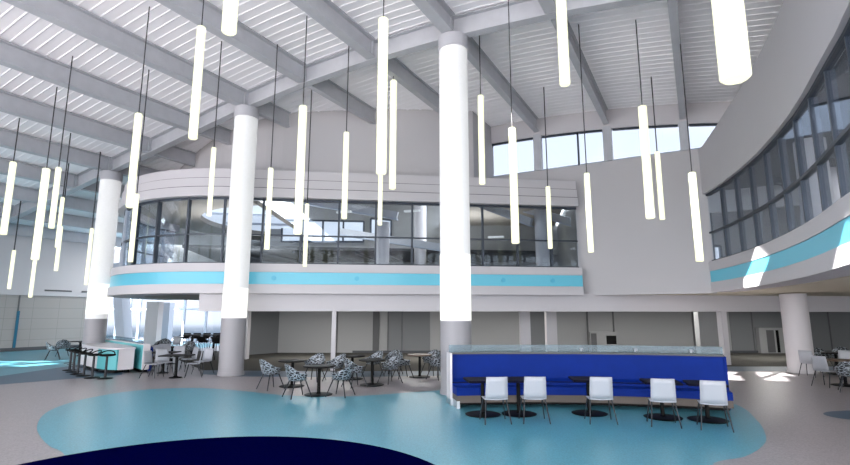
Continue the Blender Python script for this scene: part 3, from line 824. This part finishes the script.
G().sweep(AR, [(-.76, 0), (-.76, 1.13), (-.88, 1.13), (-.88, 0)]).build('back_panel', M['whitepanel'], t)
G().sweep(arc(10.9, A0-.05, A1+.02), [(-.80, 1.17), (-.80, 1.34), (-.812, 1.34), (-.812, 1.17)]).build('glass_screen', M['glasstop'], t)
lx, ly, lnx, lny = AR[0]
pa = (lx+lnx*(-.45), ly+lny*(-.45))
ra = R(A0)
def onarc(r, a, z): return (BC[0]+r*math.sin(R(a)), BC[1]+r*math.cos(R(a)), z)
G().sweep(arc(10.9, A0-.25, A0, 2), [(-.50, .13), (-.50, 1.17), (-.9, 1.17), (-.9, .13)]).build('end_panel', M['whitepanel'], t)
G().sweep(arc(10.9, A0-.26, A0+.0, 2), [(-.45, .0), (-.45, .13), (-.9, .13), (-.9, 0)]).build('end_foot', M['chrome'], t)
G().sweep(arc(10.9, A0-.02, A0+.35, 2), [(-.02, .0), (-.02, .16), (-.55, .16), (-.55, 0)]).build('corner_kick', M['chrome'], t)
G().sweep(arc(10.9, A1, A1+.2, 2), [(-.66, .0), (-.66, 1.13), (-.9, 1.13), (-.9, 0)]).build('end_panel', M['blue'], t)
BT = [((483, 414.5), 'square booth table at the left end of the blue booth'), ((519, 414), 'square booth table second from the left of the blue booth'),
      ((589.5, 413.5), 'square booth table standing alone at the middle of the blue booth'), ((663, 417.5), 'square booth table second from the right end of the blue booth'),
      ((708, 420), 'square booth table at the right end of the blue booth')]
for p, lb in BT:
    x, y = gp(*p); put('booth', booth_table, x, y, face(x, y, x+(x-BC[0]), y+(y-BC[1])), lb)
WC = [((495, 421.5), 'white side chair at the leftmost booth table'), ((534, 421), 'white side chair second from the left at the booth'),
      ((600.5, 421.5), 'white side chair standing alone at the middle booth table'), ((663.5, 424.5), 'white side chair second from the right at the booth'),
      ((714.5, 428), 'white side chair at the right end of the booth')]
for p, lb in WC:
    x, y = gp(*p); put('white', white_chair, x, y, face(x, y, x+(x-BC[0]), y+(y-BC[1]))+R(random.uniform(-3, 3)), lb)
# chair backs rising behind the booth screen
for px, lb in ((612, 'white chair back showing above the booth rail, left one'), (656, 'white chair back showing above the booth rail, middle one'), (640, 'white chair back showing above the booth rail behind the middle')):
    pass
for px, Y, rz, lb in ((616, 13.4, PI, 'white side chair behind the booth, its top seen through the left part of the screen'),
                      (655, 13.2, PI+.1, 'white side chair behind the booth, its top seen through the right part of the screen')):
    put('white', white_chair, (px-425)/500*Y*.985, Y, rz, lb, 'white shell side chairs behind the booth')
def cup():
    t = thing('white_cup', (0, 0, 0), 'x', 'cup', 'white cups on the booth rail')
    G().lathe([(.022, 0), (.032, .07), (.034, .075), (.026, .07)], n=18).build('bowl', M['white'], t, True)
    G().tube([(.03, 0, .06), (.052, 0, .055), (.052, 0, .03), (.028, 0, .02)], .005).build('handle', M['white'], t)
    return t
for px, lb in ((581, 'small white cup on the booth rail near the middle'), (635, 'small white cup on the booth rail, second from the right'), (691, 'small white cup on the booth rail near its right end')):
    # find angle on the rail
    best = min((abs(((BC[0]+11.63*math.sin(R(a/10)))*500/((BC[1]+11.63*math.cos(R(a/10)))*.987-.13)+425)-px), a/10) for a in range(-80, 230))[1]
    x, y, z = onarc(11.625, best, 1.171)
    put('cup', cup, x, y, 0, lb, z=1.2)

# left counter with stools and low partition
def P(px, py): return gp(px, py)
t = thing('bar_counter', (*P(104, 374), 0), 'white topped bar counter with a curved teal front beside the stools', 'counter')
r1, r2 = P(116, 374), P(133, 372.5)
fr = [P(80, 367), P(86, 369), P(95, 372), P(105, 373.6), P(116, 374)]
bk = [P(133, 372.5), P(126, 368), P(112, 364), P(98, 361.5), P(86, 361)]
def inset(poly, k):
    mx_ = sum(p[0] for p in poly)/len(poly); my_ = sum(p[1] for p in poly)/len(poly)
    return [(mx_+(p[0]-mx_)*k, my_+(p[1]-my_)*k) for p in poly]
foot = fr + bk
G().prism(inset(foot, .93), .12, .84).build('body', M['tealpanel'], t)
G().prism(inset(foot, .88), 0, .12).build('toe_kick', M['black'], t)
G().prism(inset(foot, 1.02), .84, .89).build('worktop', M['whitepanel'], t)
G().bar((*P(117, 373.6), .48), (*P(132.5, 372.4), .48), .05, .72).build('end_panel', M['whitepanel'], t)
G().prism([P(80, 367.2), P(84, 368.4), P(96, 371.8), P(98, 369.5), P(86, 364), P(81, 363.5)], .12, .84).build('end_panel', M['whitepanel'], t)
t = thing('partition', (*P(140, 372), 0), 'teal and white low partition with a glass screen behind the bar counter', 'partition')
q0, q1 = P(99, 361), P(141, 372.5); q2, q3 = P(148, 372), P(104, 359.5)
G().prism([q0, q1, q2, q3], .1, .97).build('body', M['tealpanel'], t)
G().prism([q0, q1, q2, q3], .97, 1.0).build('cap_rail', M['whitepanel'], t)
G().prism(inset([q0, q1, q2, q3], .97), 0, .1).build('toe_kick', M['black'], t)
G().bar((*P(141.2, 372.8), .54), (*P(148, 372.2), .54), .05, .88).build('end_panel', M['whitepanel'], t)
m0 = ((q0[0]+q3[0])/2, (q0[1]+q3[1])/2); m1 = ((q1[0]*.6+q2[0]*.4), (q1[1]*.6+q2[1]*.4))
m1 = (m0[0]+(m1[0]-m0[0])*.93, m0[1]+(m1[1]-m0[1])*.93)
G().bar((*m0, 1.08), (*m1, 1.08), .02, .16).build('glass_screen', M['glasstop'], t)
t = thing('booth_bench', (*P(151, 371), 0), 'short dark blue bench behind the low partition', 'bench')
e0, e1 = P(149.5, 371.5), P(158, 370.5)
G().bar((*e0, .45), (*P(140, 362.5), .45), .12, .84).build('backrest', M['blue'], t)
G().bar((P(149, 369)[0], P(149, 369)[1], .25), (P(144, 363)[0], P(144, 363)[1], .25), .3, .4).build('seat', M['brown'], t)
def stool():
    t = thing('bar_stool', (0, 0, 0), 'x', 'stool', 'black bar stools at the counter')
    g = G(); n = 16; vs = []
    for k, (rr, zz) in enumerate(((.02, .735), (.13, .73), (.19, .745), (.21, .775))):
        for i in range(n):
            a = 2*PI*i/n; vs.append((rr*math.cos(a)*1.15, rr*math.sin(a)*.9, zz + 0))
    fs = [(k*n+i, k*n+(i+1) % n, (k+1)*n+(i+1) % n, (k+1)*n+i) for k in range(3) for i in range(n)]
    g.add(vs, fs); o = g.build('seat', M['black'], t, True); o.modifiers.new('solid', 'SOLIDIFY').thickness = .02
    G().tube([(.21*math.cos(R(a)), .18*math.sin(R(a)), .78+.10*max(0, -math.sin(R(a)))) for a in range(180, 361, 15)], .018).build('back_loop', M['black'], t, True)
    G().cyl((0, 0, .02), (0, 0, .73), .042, .034, 16).build('post', M['greymetal'], t, True)
    G().lathe([(.23, 0), (.235, .01), (.2, .02), (.05, .035)], n=28).build('base_plate', M['black'], t, True)
    G().tube([(.0, .02, .28), (.16, .14, .26), (.2, .0, .26), (.16, -.14, .26), (0, -.02, .28)], .011).build('footrest', M['greymetal'], t, True)
    return t
for (px, py), lb in (((105, 378.5), 'black bar stool nearest the viewer before the teal panel'), ((92, 377.8), 'black bar stool second from the right at the counter'),
    ((83.5, 375.8), 'black bar stool third from the right at the counter'), ((77.5, 373.9), 'black bar stool fourth from the right at the counter'),
    ((73, 372), 'black bar stool second from the far end of the counter'), ((69.5, 370.2), 'black bar stool at the far left end of the counter')):
    x, y = gp(px, py); put('stool', stool, x, y, R(200) if px > 100 else R(150), lb)

# white chairs group
x, y = gp(175.4, 377.7)
def small_table():
    t = thing('cafe_table', (0, 0, 0), 'x', 'table', 'cafe tables by the far windows')
    G().box((0, 0, .725), (.95, .7, .035)).build('tabletop', M['tabletop'], t, bevel=.006)
    G().lathe([(.1, .03), (.05, .07), (.05, .66), (.14, .705)], n=20).build('pedestal', M['black'], t, True)
    G().lathe([(.2, 0), (.2, .02), (.1, .035)], n=24).build('base_plate', M['black'], t, True)
    return t
T1 = (x, y); put('cafe', small_table, x, y, .1, 'dark table nearest the viewer among the white chairs')
T2 = gp(162.5, 373); put('cafe', small_table, *T2, .1, 'dark table second back among the white chairs')
T3 = (gp(171, 364)[0], gp(171, 364)[1]); put('cafe', small_table, *T3, .05, 'dark table third back, behind the white chairs')
for (px, py), tt, lb in (((152.5, 377.5), T1, 'white side chair at the left of the nearest cafe table'), ((163, 375.2), T1, 'grey white side chair behind the left of the nearest cafe table'),
    ((192.5, 377), T1, 'white side chair turned away at the right of the nearest cafe table'), ((202, 374), T1, 'white side chair close to the second column'),
    ((188, 371), T2, 'white side chair behind the nearest cafe table on the right'), ((176, 369), T2, 'white side chair behind the nearest cafe table in the middle'),
    ((155, 367.5), T2, 'grey white side chair back beside the dark blue bench'), ((163.5, 366), T2, 'white side chair at the far side of the second cafe table')):
    X, Y = gp(px, py); put('white', white_chair, X, Y, face(X, Y, *tt), lb, 'white side chairs by the cafe tables')
for (px, py), tt, lb in (((160, 358.5), T3, 'dark patterned armchair far back left of the third cafe table'), ((187, 360), T3, 'dark patterned armchair far back right of the third cafe table'),
    ((164, 355), T3, 'dark patterned armchair farthest back near the pale wall')):
    X, Y = gp(px, py); put('veined', veined_chair, X, Y, face(X, Y, *tt), lb)
X, Y = gp(174, 352.5); put('white', white_chair, X, Y, PI, 'white side chair farthest back before the windows', 'white side chairs by the cafe tables')
# high tables and stools by the far windows
def high_table():
    t = thing('high_table', (0, 0, 0), 'x', 'table', 'high tables by the far windows')
    G().box((0, 0, 1.05), (1.1, .6, .04)).build('tabletop', M['tabletop'], t)
    G().lathe([(.25, 0), (.05, .03), (.05, 1.0), (.2, 1.03)], n=20).build('pedestal', M['black'], t, True)
    return t
def high_stool():
    t = thing('high_stool', (0, 0, 0), 'x', 'stool', 'high stools by the far windows')
    G().lathe([(.12, .76), (.22, .78), (.25, .86), (.24, .86), (.2, .80)], n=20).build('seat', M['black'], t, True)
    G().box((0, -.22, .95), (.42, .03, .22), rx=.2).build('backrest', M['black'], t, bevel=.01)
    for sx in (-1, 1):
        for sy in (-1, 1): G().cyl((sx*.14, sy*.14, .77), (sx*.22, sy*.22, 0), .014, None, 8).build('leg', M['black'], t)
    return t
for px, lb in ((191, 'dark high table before the far windows, left one'), (213, 'dark high table before the far windows, beside the second column')):
    X, Y = gp(px, 356); put('high', high_table, X, Y, .05, lb)
for k, (px, py) in enumerate(((184, 352.5), (194, 352.5), (204, 352.5), (214, 352.5), (202, 358.5), (217, 360.5))):
    X, Y = gp(px, py)
    put('highstool', high_stool, X, Y, PI if k < 4 else 0, 'black high stool at the far high tables, ' + ['leftmost of the far row', 'second of the far row', 'third of the far row', 'rightmost of the far row', 'near side left', 'near side right'][k])
# chairs at far left beyond the stools
for (px, py), rz, lb in (((52.5, 359.5), -1.0, 'pale patterned armchair at far left beyond the stools'), ((62, 356), .6, 'dark patterned armchair right behind the farthest stool')):
    X, Y = gp(px, py); put('veined', veined_chair, X, Y, rz, lb)
X, Y = gp(79, 356); put('cafe', small_table, X, Y, .2, 'dark table behind the row of bar stools')

# right side tables and chairs
R1 = gp(846, 385.5); put('round_brown', None, *R1, 0, 'round brown topped pedestal table at the right edge, nearer one')
R2 = gp(838, 374); put('round_dark', None, *R2, 0, 'round dark pedestal table at the right edge, farther one')
for (px, py), tt, lb in (((828, 386.5), R1, 'white shell side chair left of the nearer right edge table'), ((812, 376.5), R2, 'thin white side chair in sunlight at the foot of the right column'),
      ((849, 377.5), R1, 'white side chair behind the nearer right edge table')):
    X, Y = gp(px, py); put('white', white_chair, X, Y, face(X, Y, *tt), lb, 'white side chairs at the right edge')
for (px, py), tt, lb in (((824, 371.5), R2, 'patterned armchair left of the farther right edge table'), ((843, 369.5), R2, 'patterned armchair behind the farther right edge table'), ((852, 392), R1, 'patterned armchair cut by the right edge')):
    X, Y = gp(px, py); put('veined', veined_chair, X, Y, face(X, Y, *tt), lb)

# ---------------------------------------------------------------- light
wd = bpy.data.worlds.new('World'); SC.world = wd; wd.use_nodes = True
nt = wd.node_tree; nt.nodes.clear(); L = nt.links.new
out = nt.nodes.new('ShaderNodeOutputWorld'); bg = nt.nodes.new('ShaderNodeBackground')
tc = nt.nodes.new('ShaderNodeTexCoord'); sp = nt.nodes.new('ShaderNodeSeparateXYZ'); L(tc.outputs['Generated'], sp.inputs[0])
rp_ = nt.nodes.new('ShaderNodeValToRGB'); cr = rp_.color_ramp
mr = nt.nodes.new('ShaderNodeMapRange'); mr.inputs[1].default_value = -1; mr.inputs[2].default_value = 1
L(sp.outputs[2], mr.inputs[0]); L(mr.outputs[0], rp_.inputs[0])
cr.elements[0].position = 0; cr.elements[0].color = (1.7, 1.66, 1.62, 1)
cr.elements[1].position = 1; cr.elements[1].color = (.55, .70, .98, 1)
for p, c in ((.40, (1.6, 1.57, 1.53)), (.455, (.20, .25, .30)), (.484, (.24, .30, .36)), (.4885, (.4, .46, .52)), (.493, (.9, .94, .99)), (.55, (.96, .98, 1)), (.66, (.86, .92, 1))):
    e = cr.elements.new(p); e.color = c + (1,)
ns = nt.nodes.new('ShaderNodeTexNoise'); ns.inputs['Scale'].default_value = 3.2; ns.inputs['Detail'].default_value = 7
mp = nt.nodes.new('ShaderNodeMapping'); mp.inputs['Scale'].default_value = (1, 1, 2.6)
L(tc.outputs['Generated'], mp.inputs[0]); L(mp.outputs[0], ns.inputs['Vector'])
r2 = nt.nodes.new('ShaderNodeValToRGB'); r2.color_ramp.elements[0].position = .48; r2.color_ramp.elements[1].position = .62
L(ns.outputs['Fac'], r2.inputs[0])
gt = nt.nodes.new('ShaderNodeMath'); gt.operation = 'GREATER_THAN'; gt.inputs[1].default_value = .02; L(sp.outputs[2], gt.inputs[0])
ml = nt.nodes.new('ShaderNodeMath'); ml.operation = 'MULTIPLY'; L(r2.outputs[0], ml.inputs[0]); L(gt.outputs[0], ml.inputs[1])
mx = nt.nodes.new('ShaderNodeMixRGB'); L(ml.outputs[0], mx.inputs[0]); L(rp_.outputs[0], mx.inputs[1]); mx.inputs[2].default_value = (1, 1, 1, 1)
L(mx.outputs[0], bg.inputs[0]); bg.inputs[1].default_value = 2.45
L(bg.outputs[0], out.inputs[0])

sun = bpy.data.lights.new('sun', 'SUN'); sun.energy = 16; sun.angle = R(.5); sun.color = (1, .97, .93)
so = bpy.data.objects.new('sun', sun); COL.objects.link(so)
el, hd = R(35), R(45)
dv = Vector((math.cos(el)*math.sin(hd), math.cos(el)*math.cos(hd), -math.sin(el)))
so.rotation_euler = dv.to_track_quat('-Z', 'Y').to_euler()

def area(name, x, y, z, sx, sy, e, col=(1, .98, .95)):
    l = bpy.data.lights.new(name, 'AREA'); l.shape = 'RECTANGLE'; l.size = sx; l.size_y = sy; l.energy = e; l.color = col
    o = bpy.data.objects.new(name, l); COL.objects.link(o); o.location = (x, y, z); return o
for x in (-5, 0, 5, 11, 17): area('recess_fill', x, 24.5, 2.6, 3, .5, 60)  # added fill lamps that brighten the recess, not room fixtures
for x in (-4, 2, 6): area('upper_room_fill', x, 24.5 if x < 5 else 23.5, 8.6, 2, .8, 90)  # fill lamps added to brighten the upper rooms
def up(o): o.rotation_euler = (PI, 0, 0)
up(area('drum_upfill', -9, 24, 4.3, 3, 3, 130))  # upward fill added to brighten the drum ceiling
up(area('upper_upfill', 2, 26, 5.7, 4, 2, 70))  # added fill from below for the upper room ceiling
for x, y in ((13, 9), (14, 14)): area('right_room_fill', x, y, 6.5, 2, 1, 30)  # fill added to brighten the rooms behind the right glazing
area('far_room_fill', -17, 33, 6.5, 5, 3, 160)  # added fill lamp for the space before the far windows

# ---------------------------------------------------------------- camera
cam = bpy.data.cameras.new('camera'); co = bpy.data.objects.new('camera', cam); COL.objects.link(co)
cam.sensor_width = 36; cam.lens = 36*F/850; cam.clip_start = .05; cam.clip_end = 300
co.location = (0, 0, HC); co.rotation_euler = (PI/2+TH, 0, 0)
SC.camera = co
SC.view_settings.view_transform = 'Standard'
SC.view_settings.look = 'None'
SC.view_settings.exposure = 1.3
SC.view_settings.gamma = 1
SC.view_settings.use_curve_mapping = False
